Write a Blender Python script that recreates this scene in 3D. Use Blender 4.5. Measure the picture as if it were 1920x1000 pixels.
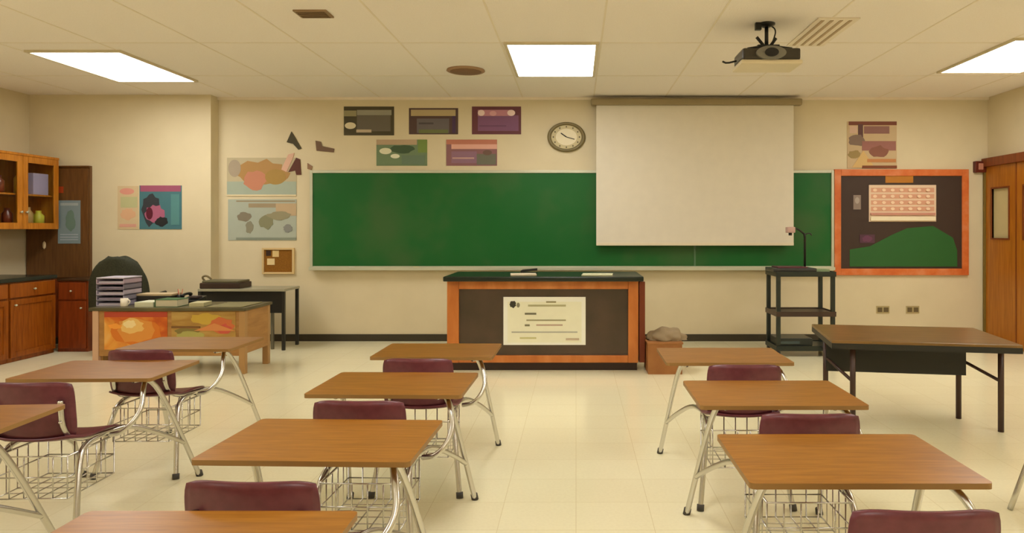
import bpy, bmesh, math, random
from mathutils import Vector, Matrix
random.seed(4)
PI = math.pi
scene = bpy.context.scene
for o in list(bpy.data.objects):
    bpy.data.objects.remove(o, do_unlink=True)
COL = scene.collection

# ------------------------------------------------------------------ camera
CAM_H = 1.45
F = 1300.0
cam_d = bpy.data.cameras.new('camera'); cam = bpy.data.objects.new('camera', cam_d); COL.objects.link(cam)
cam.location = (0, 0, CAM_H); cam.rotation_euler = (PI / 2, 0, 0)
cam_d.sensor_width = 36; cam_d.sensor_fit = 'HORIZONTAL'; cam_d.lens = F / 1920 * 36
cam_d.shift_x = (960 - 1080) / 1920; cam_d.shift_y = (430 - 500) / 1920
cam_d.clip_start = .02
scene.camera = cam

def PX(px, py, Y):
    return Vector(((px - 1080) / F * Y, Y, CAM_H - (py - 430) / F * Y))

# ------------------------------------------------------------------ world, exposure
w = bpy.data.worlds.new('world'); scene.world = w; w.use_nodes = True
w.node_tree.nodes['Background'].inputs[0].default_value = (1.0, .93, .8, 1)
w.node_tree.nodes['Background'].inputs[1].default_value = .25
scene.view_settings.view_transform = 'Standard'; scene.view_settings.look = 'None'
scene.view_settings.gamma = 1; scene.view_settings.use_curve_mapping = False
scene.view_settings.exposure = 0.0
PANEL_POWER = 13.5
PANEL_COL = (.98, .97, .93)

# ------------------------------------------------------------------ materials
def lin(c):
    return tuple((x / 255 / 12.92) if x / 255 <= .04045 else ((x / 255 + .055) / 1.055) ** 2.4 for x in c) + (1,)
MC = {}
def flat(rgb, rough=.6, metal=0., spec=.4):
    k = (rgb, rough, metal, spec)
    if k in MC: return MC[k]
    m = bpy.data.materials.new('paint'); m.use_nodes = True
    nt = m.node_tree; b = nt.nodes['Principled BSDF']
    b.inputs['Roughness'].default_value = rough; b.inputs['Metallic'].default_value = metal
    b.inputs['Specular IOR Level'].default_value = spec
    tc = nt.nodes.new('ShaderNodeTexCoord'); n = nt.nodes.new('ShaderNodeTexNoise'); n.inputs['Scale'].default_value = 7
    nt.links.new(tc.outputs['Object'], n.inputs['Vector'])
    mx = nt.nodes.new('ShaderNodeMix'); mx.data_type = 'RGBA'
    c = lin(rgb)
    mx.inputs[6].default_value = tuple(x * .95 for x in c[:3]) + (1,)
    mx.inputs[7].default_value = tuple(min(1, x * 1.05) for x in c[:3]) + (1,)
    nt.links.new(n.outputs['Fac'], mx.inputs[0]); nt.links.new(mx.outputs[2], b.inputs['Base Color'])
    MC[k] = m
    return m

def noise_mat(name, stops, scale, vec_scale=(1, 1, 1), rough=.5, detail=4, distort=0., bump=0., spec=.4, rnd=0.):
    m = bpy.data.materials.new(name); m.use_nodes = True
    nt = m.node_tree; b = nt.nodes['Principled BSDF']
    b.inputs['Roughness'].default_value = rough; b.inputs['Specular IOR Level'].default_value = spec
    tc = nt.nodes.new('ShaderNodeTexCoord'); mp = nt.nodes.new('ShaderNodeMapping'); mp.inputs['Scale'].default_value = vec_scale
    nt.links.new(tc.outputs['Object'], mp.inputs['Vector'])
    if rnd:
        oi = nt.nodes.new('ShaderNodeObjectInfo'); mu = nt.nodes.new('ShaderNodeMath'); mu.operation = 'MULTIPLY'; mu.inputs[1].default_value = 30
        nt.links.new(oi.outputs['Random'], mu.inputs[0]); nt.links.new(mu.outputs[0], mp.inputs['Location'])
    n = nt.nodes.new('ShaderNodeTexNoise'); n.inputs['Scale'].default_value = scale; n.inputs['Detail'].default_value = detail
    n.inputs['Distortion'].default_value = distort
    nt.links.new(mp.outputs[0], n.inputs['Vector'])
    r = nt.nodes.new('ShaderNodeValToRGB'); cr = r.color_ramp
    cr.elements[0].position = stops[0][0]; cr.elements[0].color = lin(stops[0][1])
    cr.elements[1].position = stops[-1][0]; cr.elements[1].color = lin(stops[-1][1])
    for p, c in stops[1:-1]:
        e = cr.elements.new(p); e.color = lin(c)
    nt.links.new(n.outputs['Fac'], r.inputs[0]); nt.links.new(r.outputs[0], b.inputs['Base Color'])
    if bump:
        bp = nt.nodes.new('ShaderNodeBump'); bp.inputs['Strength'].default_value = bump; bp.inputs['Distance'].default_value = .01
        nt.links.new(n.outputs['Fac'], bp.inputs['Height']); nt.links.new(bp.outputs[0], b.inputs['Normal'])
    return m

def floor_mat():
    m = bpy.data.materials.new('vinyl_tiles'); m.use_nodes = True
    nt = m.node_tree; b = nt.nodes['Principled BSDF']
    tc = nt.nodes.new('ShaderNodeTexCoord')
    br = nt.nodes.new('ShaderNodeTexBrick'); br.offset = 0; br.inputs['Scale'].default_value = 1
    br.inputs['Brick Width'].default_value = .38; br.inputs['Row Height'].default_value = .34
    br.inputs['Mortar Size'].default_value = .002; br.inputs['Mortar Smooth'].default_value = .5
    br.inputs['Color1'].default_value = lin((246, 238, 202)); br.inputs['Color2'].default_value = lin((243, 234, 197))
    br.inputs['Mortar'].default_value = lin((226, 212, 168))
    nt.links.new(tc.outputs['Object'], br.inputs['Vector'])
    n = nt.nodes.new('ShaderNodeTexNoise'); n.inputs['Scale'].default_value = 1.3; n.inputs['Detail'].default_value = 6
    nt.links.new(tc.outputs['Object'], n.inputs['Vector'])
    n2 = nt.nodes.new('ShaderNodeTexNoise'); n2.inputs['Scale'].default_value = 60; n2.inputs['Detail'].default_value = 3
    nt.links.new(tc.outputs['Object'], n2.inputs['Vector'])
    mx = nt.nodes.new('ShaderNodeMix'); mx.data_type = 'RGBA'; mx.blend_type = 'MULTIPLY'; mx.inputs[0].default_value = .1
    r = nt.nodes.new('ShaderNodeValToRGB'); r.color_ramp.elements[0].position = .35; r.color_ramp.elements[0].color = (.72, .68, .6, 1)
    r.color_ramp.elements[1].position = .6; r.color_ramp.elements[1].color = (1, 1, 1, 1)
    nt.links.new(n2.outputs['Fac'], r.inputs[0])
    nt.links.new(br.outputs['Color'], mx.inputs[6]); nt.links.new(r.outputs[0], mx.inputs[7])
    nt.links.new(mx.outputs[2], b.inputs['Base Color'])
    rr = nt.nodes.new('ShaderNodeMapRange'); rr.inputs[3].default_value = .12; rr.inputs[4].default_value = .26
    nt.links.new(n.outputs['Fac'], rr.inputs[0]); nt.links.new(rr.outputs[0], b.inputs['Roughness'])
    b.inputs['Specular IOR Level'].default_value = .6
    bp = nt.nodes.new('ShaderNodeBump'); bp.inputs['Strength'].default_value = .12; bp.inputs['Distance'].default_value = .02
    nt.links.new(n.outputs['Fac'], bp.inputs['Height']); nt.links.new(bp.outputs[0], b.inputs['Normal'])
    return m

def glass_mat():
    m = bpy.data.materials.new('glass'); m.use_nodes = True
    b = m.node_tree.nodes['Principled BSDF']
    b.inputs['Base Color'].default_value = (.9, .95, .93, 1); b.inputs['Roughness'].default_value = .03
    b.inputs['Transmission Weight'].default_value = 1; b.inputs['IOR'].default_value = 1.1
    return m

def emit_mat():
    m = bpy.data.materials.new('light_diffuser'); m.use_nodes = True
    nt = m.node_tree; b = nt.nodes['Principled BSDF']
    b.inputs['Base Color'].default_value = (.9, .9, .88, 1)
    b.inputs['Emission Color'].default_value = PANEL_COL + (1,)
    b.inputs['Emission Strength'].default_value = PANEL_POWER
    return m

M_WALL = noise_mat('wall_paint', [(.3, (216, 201, 166)), (.7, (221, 206, 171))], 3, rough=.55, bump=.05)
M_CEIL = noise_mat('ceiling_tile', [(.35, (245, 236, 226)), (.65, (249, 240, 231))], 90, rough=.9, bump=.25, spec=.2)
M_TBAR = flat((238, 226, 206), .8)
M_FLOOR = floor_mat()
M_GLASS = glass_mat(); M_EMIT = emit_mat()
M_TOP = noise_mat('oak_laminate', [(.3, (132, 82, 18)), (.5, (148, 95, 25)), (.7, (162, 108, 36))], 5, (1.2, 14, 14), .33, 6, .4, rnd=1)
M_EDGE = flat((150, 112, 60), .45)
M_MAROON = noise_mat('maroon_plastic', [(.35, (98, 46, 54)), (.65, (110, 54, 62))], 25, rough=.32, bump=.03)
M_CHROME = flat((206, 204, 198), .25, 1.)
M_FOOT = flat((70, 64, 56), .6)
M_LAB = noise_mat('orange_oak', [(.3, (186, 102, 40)), (.5, (204, 122, 56)), (.7, (218, 140, 76))], 6, (1, 1, .3), .35, 5, .3)
M_LABPANEL = noise_mat('brown_panel', [(.3, (70, 58, 44)), (.7, (88, 70, 56))], 3, rough=.35)
M_LABTOP = flat((26, 36, 26), .28)
M_CAB = noise_mat('cabinet_oak', [(.3, (126, 62, 10)), (.5, (148, 76, 14)), (.7, (160, 88, 22))], 5, (8, 8, .8), .3, 5, .3)
M_CABGOLD = noise_mat('golden_oak', [(.3, (166, 98, 16)), (.5, (186, 114, 26)), (.7, (200, 128, 38))], 5, (8, 8, .8), .3, 5, .3)
M_DKWOOD = noise_mat('dark_oak', [(.3, (92, 58, 26)), (.7, (112, 74, 36))], 5, (8, 8, .8), .4, 5, .3)
M_RDWOOD = noise_mat('red_brown_oak', [(.3, (112, 46, 12)), (.7, (136, 60, 20))], 5, (8, 8, .8), .3, 5, .3)
M_COUNTER = flat((34, 40, 32), .25)
M_DOOR = noise_mat('door_oak', [(.3, (158, 92, 14)), (.5, (172, 104, 22)), (.7, (184, 116, 32))], 4, (8, 8, .6), .35, 5, .4)
M_DOORFR = noise_mat('door_frame_wood', [(.3, (112, 52, 14)), (.7, (136, 66, 22))], 4, (8, 8, .8), .4)
M_BOARD = noise_mat('green_chalkboard', [(.3, (12, 94, 34)), (.5, (28, 96, 40)), (.7, (58, 98, 50))], 1.1, rough=.45, detail=3, spec=.25)
M_ALU = flat((196, 196, 172), .35, .3)
M_SCREEN = flat((224, 214, 194), .8)
M_BLACK = flat((34, 33, 28), .4)
M_DKGREEN = flat((36, 42, 34), .4)
M_TAN = noise_mat('tan_wood', [(.3, (160, 112, 58)), (.7, (182, 134, 74))], 4, (1, 1, 6), .4)
M_WHITE = flat((240, 234, 212), .6)
M_BASE = flat((58, 50, 34), .5)

# ------------------------------------------------------------------ mesh builder
class MB:
    def __init__(s, o=(0, 0, 0)):
        s.bm = bmesh.new(); s.mats = []; s.o = Vector(o)
    def mi(s, m):
        if isinstance(m, tuple): m = flat(m)
        if m not in s.mats: s.mats.append(m)
        return s.mats.index(m)
    def _merge(s, b, m, smooth=False):
        i = s.mi(m); vm = {}
        for v in b.verts: vm[v] = s.bm.verts.new(v.co - s.o)
        for f in b.faces:
            try: nf = s.bm.faces.new([vm[v] for v in f.verts])
            except ValueError: continue
            nf.material_index = i; nf.smooth = smooth
        b.free()
    def box(s, x0, x1, y0, y1, z0, z1, m, bev=0., rot=None):
        b = bmesh.new(); bmesh.ops.create_cube(b, size=1)
        for v in b.verts:
            v.co = Vector(((x0 + x1) / 2 + v.co.x * (x1 - x0), (y0 + y1) / 2 + v.co.y * (y1 - y0), (z0 + z1) / 2 + v.co.z * (z1 - z0)))
        if bev: bmesh.ops.bevel(b, geom=list(b.edges), offset=bev, segments=2, affect='EDGES', profile=.6)
        if rot:
            c = Vector(((x0 + x1) / 2, (y0 + y1) / 2, (z0 + z1) / 2))
            for v in b.verts: v.co = c + rot @ (v.co - c)
        s._merge(b, m); return s
    def prism(s, pts, a, b_, m, axis='y', side=None):
        """outline pts extruded between a and b_ along axis ('y': pts are x,z; 'x': y,z; 'z': x,y)"""
        def P(p, t): return Vector((p[0], t, p[1])) if axis == 'y' else (Vector((t, p[0], p[1])) if axis == 'x' else Vector((p[0], p[1], t)))
        b = bmesh.new(); A = [b.verts.new(P(p, a)) for p in pts]; B = [b.verts.new(P(p, b_)) for p in pts]
        n = len(pts)
        b.faces.new(A); b.faces.new(B[::-1])
        if side is None:
            for i in range(n): b.faces.new([A[i], B[i], B[(i + 1) % n], A[(i + 1) % n]])
            bmesh.ops.recalc_face_normals(b, faces=b.faces[:]); s._merge(b, m)
        else:
            c = bmesh.new(); A2 = [c.verts.new(P(p, a)) for p in pts]; B2 = [c.verts.new(P(p, b_)) for p in pts]
            for i in range(n): c.faces.new([A2[i], B2[i], B2[(i + 1) % n], A2[(i + 1) % n]])
            s._merge(b, m); s._merge(c, side)
        return s
    def disc(s, cx, cz, rx, rz, y0, y1, m, n=40, axis='y'):
        return s.prism([(cx + rx * math.cos(2 * PI * i / n), cz + rz * math.sin(2 * PI * i / n)) for i in range(n)], y0, y1, m, axis)
    def tube(s, pts, r, m, n=10, smoothpath=0, caps=True):
        pts = [Vector(p) for p in pts]
        for _ in range(smoothpath):
            if isinstance(r, (list, tuple)):
                r = [r[0]] + [x for i in range(len(r) - 1) for x in (r[i] * .75 + r[i + 1] * .25, r[i] * .25 + r[i + 1] * .75)] + [r[-1]]
            q = [pts[0]]
            for i in range(len(pts) - 1):
                q += [pts[i].lerp(pts[i + 1], .25), pts[i].lerp(pts[i + 1], .75)]
            q.append(pts[-1]); pts = q
        b = bmesh.new(); rings = []
        up = Vector((0, 0, 1)); prev = None
        for i, p in enumerate(pts):
            t = (pts[min(i + 1, len(pts) - 1)] - pts[max(i - 1, 0)]).normalized()
            if prev is None:
                a = Vector((1, 0, 0)) if abs(t.x) < .9 else up
                u = (a - t * a.dot(t)).normalized()
            else:
                u = (prev - t * prev.dot(t)).normalized()
            prev = u; v = t.cross(u)
            rr = r[i] if isinstance(r, (list, tuple)) else r
            rings.append([b.verts.new(p + (u * math.cos(2 * PI * k / n) + v * math.sin(2 * PI * k / n)) * rr) for k in range(n)])
        for i in range(len(rings) - 1):
            for k in range(n): b.faces.new([rings[i][k], rings[i][(k + 1) % n], rings[i + 1][(k + 1) % n], rings[i + 1][k]])
        if caps: b.faces.new(rings[0][::-1]); b.faces.new(rings[-1])
        s._merge(b, m, True); return s
    def lathe(s, prof, c, m, n=28, sx=1., sy=1.):
        b = bmesh.new(); rings = []
        for r, z in prof:
            rings.append([b.verts.new(Vector((c[0] + max(r, 1e-4) * sx * math.cos(2 * PI * k / n), c[1] + max(r, 1e-4) * sy * math.sin(2 * PI * k / n), c[2] + z))) for k in range(n)])
        for i in range(len(rings) - 1):
            for k in range(n): b.faces.new([rings[i][k], rings[i][(k + 1) % n], rings[i + 1][(k + 1) % n], rings[i + 1][k]])
        b.faces.new(rings[0][::-1]); b.faces.new(rings[-1])
        s._merge(b, m, True); return s
    def sheet(s, f, nu, nv, th, m):
        """closed shell: f(u,v)->point, thickened along the normal"""
        b = bmesh.new(); e = 1e-3
        def nrm(u, v):
            a = f(min(u + e, 1), v) - f(max(u - e, 0), v); c = f(u, min(v + e, 1)) - f(u, max(v - e, 0))
            return a.cross(c).normalized()
        T = [[None] * (nv + 1) for _ in range(nu + 1)]; Bt = [[None] * (nv + 1) for _ in range(nu + 1)]
        for i in range(nu + 1):
            for j in range(nv + 1):
                u, v = i / nu, j / nv; p = f(u, v); q = nrm(u, v)
                T[i][j] = b.verts.new(p + q * th / 2); Bt[i][j] = b.verts.new(p - q * th / 2)
        for i in range(nu):
            for j in range(nv):
                b.faces.new([T[i][j], T[i + 1][j], T[i + 1][j + 1], T[i][j + 1]])
                b.faces.new([Bt[i][j], Bt[i][j + 1], Bt[i + 1][j + 1], Bt[i + 1][j]])
        for i in range(nu):
            b.faces.new([T[i][0], Bt[i][0], Bt[i + 1][0], T[i + 1][0]]); b.faces.new([T[i][nv], T[i + 1][nv], Bt[i + 1][nv], Bt[i][nv]])
        for j in range(nv):
            b.faces.new([T[0][j], T[0][j + 1], Bt[0][j + 1], Bt[0][j]]); b.faces.new([T[nu][j], Bt[nu][j], Bt[nu][j + 1], T[nu][j + 1]])
        bmesh.ops.recalc_face_normals(b, faces=b.faces[:])
        s._merge(b, m, True); return s
    def build(s, name, parent=None, loc=None):
        me = bpy.data.meshes.new(name); s.bm.to_mesh(me); s.bm.free()
        for m in s.mats: me.materials.append(m)
        o = bpy.data.objects.new(name, me); COL.objects.link(o)
        if parent: o.parent = parent
        elif loc is not None: o.location = loc
        else: o.location = s.o
        return o

def tag(o, label, cat, group=None, kind=None):
    if label: o['label'] = label
    if cat: o['category'] = cat
    if group: o['group'] = group
    if kind: o['kind'] = kind
    return o
def thing(name, loc, label, cat, group=None, rz=0.):
    o = bpy.data.objects.new(name, None); COL.objects.link(o); o.location = loc; o.rotation_euler = (0, 0, rz)
    o.empty_display_size = .1
    return tag(o, label, cat, group)
def struct(o): o['kind'] = 'structure'; return o
def copy_tree(o, parent=None):
    c = o.copy(); COL.objects.link(c); c.parent = parent
    for ch in list(o.children): copy_tree(ch, c)
    return c

# ------------------------------------------------------------------ room shell
WY = 8.98; WYL = 8.79; XJ = -4.63; XL = -6.93; XR = 5.33; ZC = 3.156; YB = -3.0
struct(MB((0, 3, 0)).box(XL - .15, XR + .15, YB - .15, WY + .15, -.12, 0, M_FLOOR).build('floor'))
struct(MB((0, 3, ZC)).box(XL - .15, XR + .15, YB - .15, WY + .15, ZC, ZC + .12, M_CEIL).build('ceiling'))
struct(MB((0, WY, 0)).box(XJ, XR + .15, WY, WY + .15, 0, ZC, M_WALL).build('wall_back'))
struct(MB((-5.4, WYL, 0)).box(XL - .15, XJ, WYL, WY + .15, 0, ZC, M_WALL).build('wall_back_left'))
struct(MB((XL, 3, 0)).box(XL - .15, XL, YB - .15, WYL, 0, ZC, M_WALL).build('wall_left'))
struct(MB((XR, 3, 0)).box(XR, XR + .15, YB - .15, WY, 0, ZC, M_WALL).build('wall_right'))
struct(MB((0, YB, 0)).box(XL, XR, YB - .15, YB, 0, ZC, M_WALL).build('wall_rear'))
struct(MB((0, WY, 0)).box(XJ, XR, WY - .015, WY, 0, .09, M_BASE, .003).build('baseboard_back'))
struct(MB((-5, WYL, 0)).box(-5.52, XJ, WYL - .015, WYL, 0, .09, M_BASE, .003).build('baseboard_left'))
struct(MB((XR, 3, 0)).box(XR - .015, XR, YB, 7.3, 0, .09, M_BASE, .003).build('baseboard_right'))
# ceiling grid (thin metal bars)
g = MB((0, 3, ZC))
xs = [-.69 + .92 * k for k in range(-6, 7)]
for x in xs:
    if XL < x < XR: g.box(x - .008, x + .008, YB, WY, ZC - .0025, ZC, M_TBAR)
for k in range(-7, 2):
    yy = 7.70 + 1.36 * k
    if YB < yy < WY: g.box(XL, XR, yy - .008, yy + .008, ZC - .0025, ZC, M_TBAR)
struct(g.build('trim_1'))
# wall angle trim under the ceiling
struct(MB((0, WY, ZC)).box(XJ, XR, WY - .03, WY, ZC - .035, ZC, M_TBAR).build('trim_2'))

# ------------------------------------------------------------------ ceiling lights
def light(x0, x1, y0, y1, label, group='recessed ceiling lights in view'):
    cx, cy = (x0 + x1) / 2, (y0 + y1) / 2
    t = thing('ceiling_light', (cx, cy, ZC), label, 'ceiling light', group)
    hx, hy = (x1 - x0) / 2, (y1 - y0) / 2
    f = MB(); fm = flat((214, 200, 168), .4)
    for a in ((-hx - .03, -hx, -hy - .03, hy + .03), (hx, hx + .03, -hy - .03, hy + .03), (-hx, hx, -hy - .03, -hy), (-hx, hx, hy, hy + .03)):
        f.box(*a, -.022, 0, fm)
    f.build('frame', t)
    MB().box(-hx, hx, -hy, hy, -.016, -.002, M_EMIT).build('diffuser', t)
light(-5.22, -4.36, 6.62, 7.92, 'bright white rectangular ceiling light above the teacher desk on the left')
light(-.63, .18, 6.34, 7.65, 'bright white rectangular ceiling light in the middle, above the demonstration table')
light(3.93, 4.78, 6.2, 7.47, 'bright white rectangular ceiling light at the right edge, above the folding table')
for y in (2.6, -1.2):
    for x in (-4.8, -.22, 4.36):
        light(x - .42, x + .42, y - .65, y + .65, 'rectangular ceiling light nearer the viewer, above the picture', 'ceiling lights above and behind the view')

# ceiling vents and detectors
t = thing('ceiling_vent', (-2.07, 5.47, ZC), 'small dark rectangular vent in the ceiling, left and nearest the viewer', 'ceiling vent')
MB().box(-.13, .13, -.09, .09, -.014, 0, flat((150, 124, 92)), .003).build('frame', t)
v = MB()
for k in range(5): v.box(-.11, .11, -.07 + k * .031, -.055 + k * .031, -.02, -.013, flat((120, 96, 68)))
v.build('slats', t)
t = thing('ceiling_speaker', (-1.18, 7.42, ZC), 'brownish oval speaker grille in the ceiling just left of the middle light', 'ceiling speaker')
MB().lathe([(.20, -.0), (.205, -.012), (.19, -.02)], (0, 0, 0), flat((168, 134, 102)), 36, 1, .95).build('rim', t)
MB().lathe([(.17, -.019), (.15, -.026), (.05, -.03)], (0, 0, 0), flat((132, 100, 74)), 36, 1, .95).build('grille', t)
t = thing('ceiling_vent', (2.12, 6.0, ZC), 'long beige slotted air vent in the ceiling beside the projector', 'ceiling vent')
MB().box(-.17, .17, -.42, .42, -.012, 0, M_TBAR, .003).build('frame', t)
v = MB()
for k in range(4): v.box(-.13 + k * .075, -.105 + k * .075, -.38, .38, -.016, -.011, flat((184, 160, 126)))
v.build('slots', t)

# ------------------------------------------------------------------ projector
t = thing('projector', (1.58, 5.75, ZC), 'white and black projector hanging upside down from the ceiling on a black mount', 'projector')
MB().lathe([(.07, 0), (.07, -.012), (.03, -.03)], (0, 0, 0), M_BLACK, 24).build('ceiling_plate', t)
MB().tube([(0, 0, -.02), (0, 0, -.19)], .016, M_BLACK).build('pole', t)
mt = MB()
mt.box(-.09, .09, -.07, .07, -.215, -.19, M_BLACK, .006)
for sx in (-1, 1):
    for sy in (-1, 1): mt.tube([(sx * .05, sy * .04, -.2), (sx * .18, sy * .1, -.235)], .011, M_BLACK)
mt.tube([(-.09, -.03, -.12), (-.02, -.02, -.2)], .013, M_BLACK); mt.tube([(.07, -.03, -.13), (.02, -.02, -.2)], .013, M_BLACK)
mt.build('mount_arms', t)
MB().box(-.235, .235, -.16, .16, -.335, -.24, flat((64, 58, 48), .35), .02).build('upper_housing', t)
MB().box(-.25, .25, -.17, .17, -.372, -.335, flat((226, 212, 180), .35), .018).build('case', t)
ln = MB(); ln.disc(-.01, -.285, .12, .055, -.185, -.15, flat((132, 128, 116), .3), 32); ln.disc(-.01, -.285, .055, .035, -.2, -.18, flat((36, 36, 38), .1), 24)
ln.build('lens', t)
MB().tube([(-.25, 0, -.31), (-.33, .0, -.33), (-.36, .02, -.31)], .008, M_BLACK, smoothpath=1).build('cable_stub', t)
MB().tube([(.03, .03, -.0), (.09, .03, -.04), (.07, .03, -.12), (.03, .03, -.2)], .006, M_BLACK, smoothpath=2).build('cable', t)
MB().box(-.10, -.05, -.04, .0, -.06, 0, M_BLACK, .004).build('junction_box', t)

# ------------------------------------------------------------------ chalkboard and wall things
def wall_rect(px0, py0, px1, py1, Y=WY):
    a = PX(px0, py0, Y); b = PX(px1, py1, Y); return a.x, b.x, b.z, a.z
x0, x1, z0, z1 = wall_rect(588, 325, 1557, 499)
t = thing('chalkboard', ((x0 + x1) / 2, WY, z0), 'long green chalkboard across the front wall with a metal chalk tray', 'chalkboard')
hw = (x1 - x0) / 2; hh = z1 - z0
sf = MB(); sf.box(-hw, hw, -.025, 0, 0, hh, M_BOARD)
sf.build('writing_surface', t)
fr = MB()
for a in ((-hw - .035, -hw, -.015, hh + .035), (hw, hw + .035, -.015, hh + .035), (-hw, hw, hh, hh + .035), (-hw, hw, -.015, 0)):
    fr.box(a[0], a[1], -.04, 0, a[2], a[3], M_ALU, .004)
fr.build('frame', t)
sm = MB(); sx = PX(1302, 0, WY).x - (x0 + x1) / 2; sm.box(sx - .012, sx + .012, -.03, -.02, 0, hh, flat((86, 120, 84))); sm.build('joint_strip', t)
tr = MB(); tr.box(-hw - .02, hw + .02, -.11, 0, -.045, -.02, M_ALU, .005); tr.box(-hw - .02, hw + .02, -.118, -.108, -.05, -.008, M_ALU, .003)
tr.build('chalk_tray', t)
for px, c, nm in ((660, (240, 238, 226), 'white'), (780, (236, 222, 120), 'pale yellow')):
    X = PX(px, 0, WY - .06).x
    tag(MB((X, WY - .065, z0 - .01)).tube([(X - .035, WY - .065, z0 - .014), (X + .035, WY - .06, z0 - .014)], .0065, c, 8).build('chalk_stick'),
        f'small {nm} chalk stick lying in the chalk tray', 'chalk')

# projection screen
Ys = WY - .13
a = PX(1118, 198, Ys); b = PX(1488, 459, Ys)
t = thing('projection_screen', ((a.x + b.x) / 2, Ys, b.z), 'cream pull-down projection screen hanging in front of the chalkboard', 'projection screen')
hw = (b.x - a.x) / 2; H = a.z - b.z
MB().box(-hw, hw, -.002, .003, .02, H + .03, M_SCREEN).build('screen_sheet', t)
MB().box(-hw - .0, hw + .0, -.012, .012, -.012, .025, flat((226, 212, 184), .5), .005).build('bottom_bar', t)
MB().box(-hw - .07, hw + .1, -.05, .06, H + .0, H + .085, flat((152, 136, 100), .45), .02).build('roller_case', t)
for bx in (-hw + .12, hw - .12): MB().box(bx - .02, bx + .02, .02, .128, H + .03, H + .07, M_ALU).build('wall_bracket', t)
MB().tube([(0, 0, -.01), (0, 0, -.05), (.015, 0, -.065), (0, 0, -.08), (-.015, 0, -.065), (0, 0, -.05)], .003, M_BLACK, 6).build('pull_loop', t)

# clock
c = PX(1062, 257.5, WY)
t = thing('wall_clock', c, 'round wall clock with a grey rim beside the projection screen', 'clock')
ck = MB(); n = 48; rx, rz = .245, .192
b = bmesh.new()
R = [(1.0, 0), (1.0, -.035), (.95, -.048), (.84, -.045), (.80, -.03), (.80, 0)]
rings = [[b.verts.new((rx * k * math.cos(2 * PI * i / n), d, rz * k * math.sin(2 * PI * i / n))) for i in range(n)] for k, d in R]
for j in range(len(R)):
    for i in range(n): b.faces.new([rings[j][i], rings[j][(i + 1) % n], rings[(j + 1) % len(R)][(i + 1) % n], rings[(j + 1) % len(R)][i]])
bmesh.ops.recalc_face_normals(b, faces=b.faces[:])
ck._merge(b, flat((120, 106, 66), .35), True); ck.build('rim', t)
fc = MB(); fc.disc(0, 0, rx * .82, rz * .82, -.02, 0, flat((206, 192, 150)), 48); fc.disc(0, 0, rx * .56, rz * .56, -.022, -.02, flat((240, 228, 196)), 40)
fc.build('dial', t)
for i in range(12):
    a = 2 * PI * i / 12; MB().disc(rx * .69 * math.cos(a), rz * .69 * math.sin(a), .009, .011, -.024, -.02, flat((90, 80, 56)), 8).build('hour_mark', t)
MB().tube([(0, -.028, 0), (-.07, -.028, .05)], .0065, M_BLACK, 6).build('hour_hand', t)
MB().tube([(0, -.031, 0), (.105, -.031, -.03)], .0045, M_BLACK, 6).build('minute_hand', t)

def poster(name, rect, label, cat, base, art, Y=WY, th=.006, group=None):
    """rect in fractions of the sheet; art: list of (shape, u0, v0, u1, v1, rgb); v runs down from the top"""
    x0, x1, z0, z1 = wall_rect(*rect, Y)
    o = MB(((x0 + x1) / 2, Y, (z0 + z1) / 2)); W = x1 - x0; Hh = z1 - z0
    o.box(x0, x1, Y - th, Y, z0, z1, base)
    for k, (sh, u0, v0, u1, v1, c) in enumerate(art):
        d = Y - th - .0006 * (k + 1)
        X0, X1, Z1, Z0 = x0 + u0 * W, x0 + u1 * W, z1 - v0 * Hh, z1 - v1 * Hh
        if sh == 'r': o.box(X0, X1, d, Y - th, Z0, Z1, c)
        elif sh == 'e': o.disc((X0 + X1) / 2, (Z0 + Z1) / 2, (X1 - X0) / 2, (Z1 - Z0) / 2, d, Y - th, c, 24)
        elif sh == 't': o.prism([(X0, Z0), (X1, Z0), ((X0 + X1) / 2, Z1)], d, Y - th, c)
        elif sh == 'b':   # irregular blob
            rr = random.Random(k * 7 + int(u0 * 100)); pts = []
            for i in range(18):
                q = .72 + .28 * rr.random(); an = 2 * PI * i / 18
                pts.append(((X0 + X1) / 2 + (X1 - X0) / 2 * q * math.cos(an), (Z0 + Z1) / 2 + (Z1 - Z0) / 2 * q * math.sin(an)))
            o.prism(pts, d, Y - th, c)
    ob = o.build(name); return tag(ob, label, cat, group)

G = 'subject posters above the chalkboard'
poster('poster', (645, 200, 739, 254), 'grey poster with dark edge, leftmost in the upper row above the chalkboard', 'poster', (74, 66, 44),
       [('r', .26, .12, .95, .3, (150, 146, 128)), ('r', .26, .3, .93, .86, (104, 96, 82)), ('r', 0, .14, .25, .34, (150, 142, 104)), ('e', .02, .55, .24, .78, (224, 210, 174)), ('r', .25, .8, .55, .9, (196, 176, 146))], group=G)
poster('poster', (767, 203, 859, 252), 'slate poster with a beige band on top, middle of the upper row above the chalkboard', 'poster', (86, 64, 60),
       [('r', .04, .06, .95, .3, (184, 164, 122)), ('r', .16, .4, .82, .95, (108, 100, 100)), ('r', .2, .55, .5, .62, (80, 74, 76)), ('r', .2, .82, .8, .96, (112, 118, 72)), ('r', .88, .3, .95, .95, (80, 56, 84))], group=G)
poster('poster', (885, 200, 977, 252), 'purple poster with white blots along its top, rightmost of the upper row', 'poster', (104, 54, 62),
       [('r', .12, .32, .95, .88, (128, 84, 116)), ('r', .12, .12, .8, .34, (190, 130, 140)), ('e', .12, .12, .26, .34, (240, 214, 206)), ('e', .72, .12, .88, .34, (240, 214, 206)), ('e', .36, .16, .5, .34, (214, 160, 164)), ('r', .15, .68, .7, .72, (108, 66, 96))], group=G)
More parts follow.
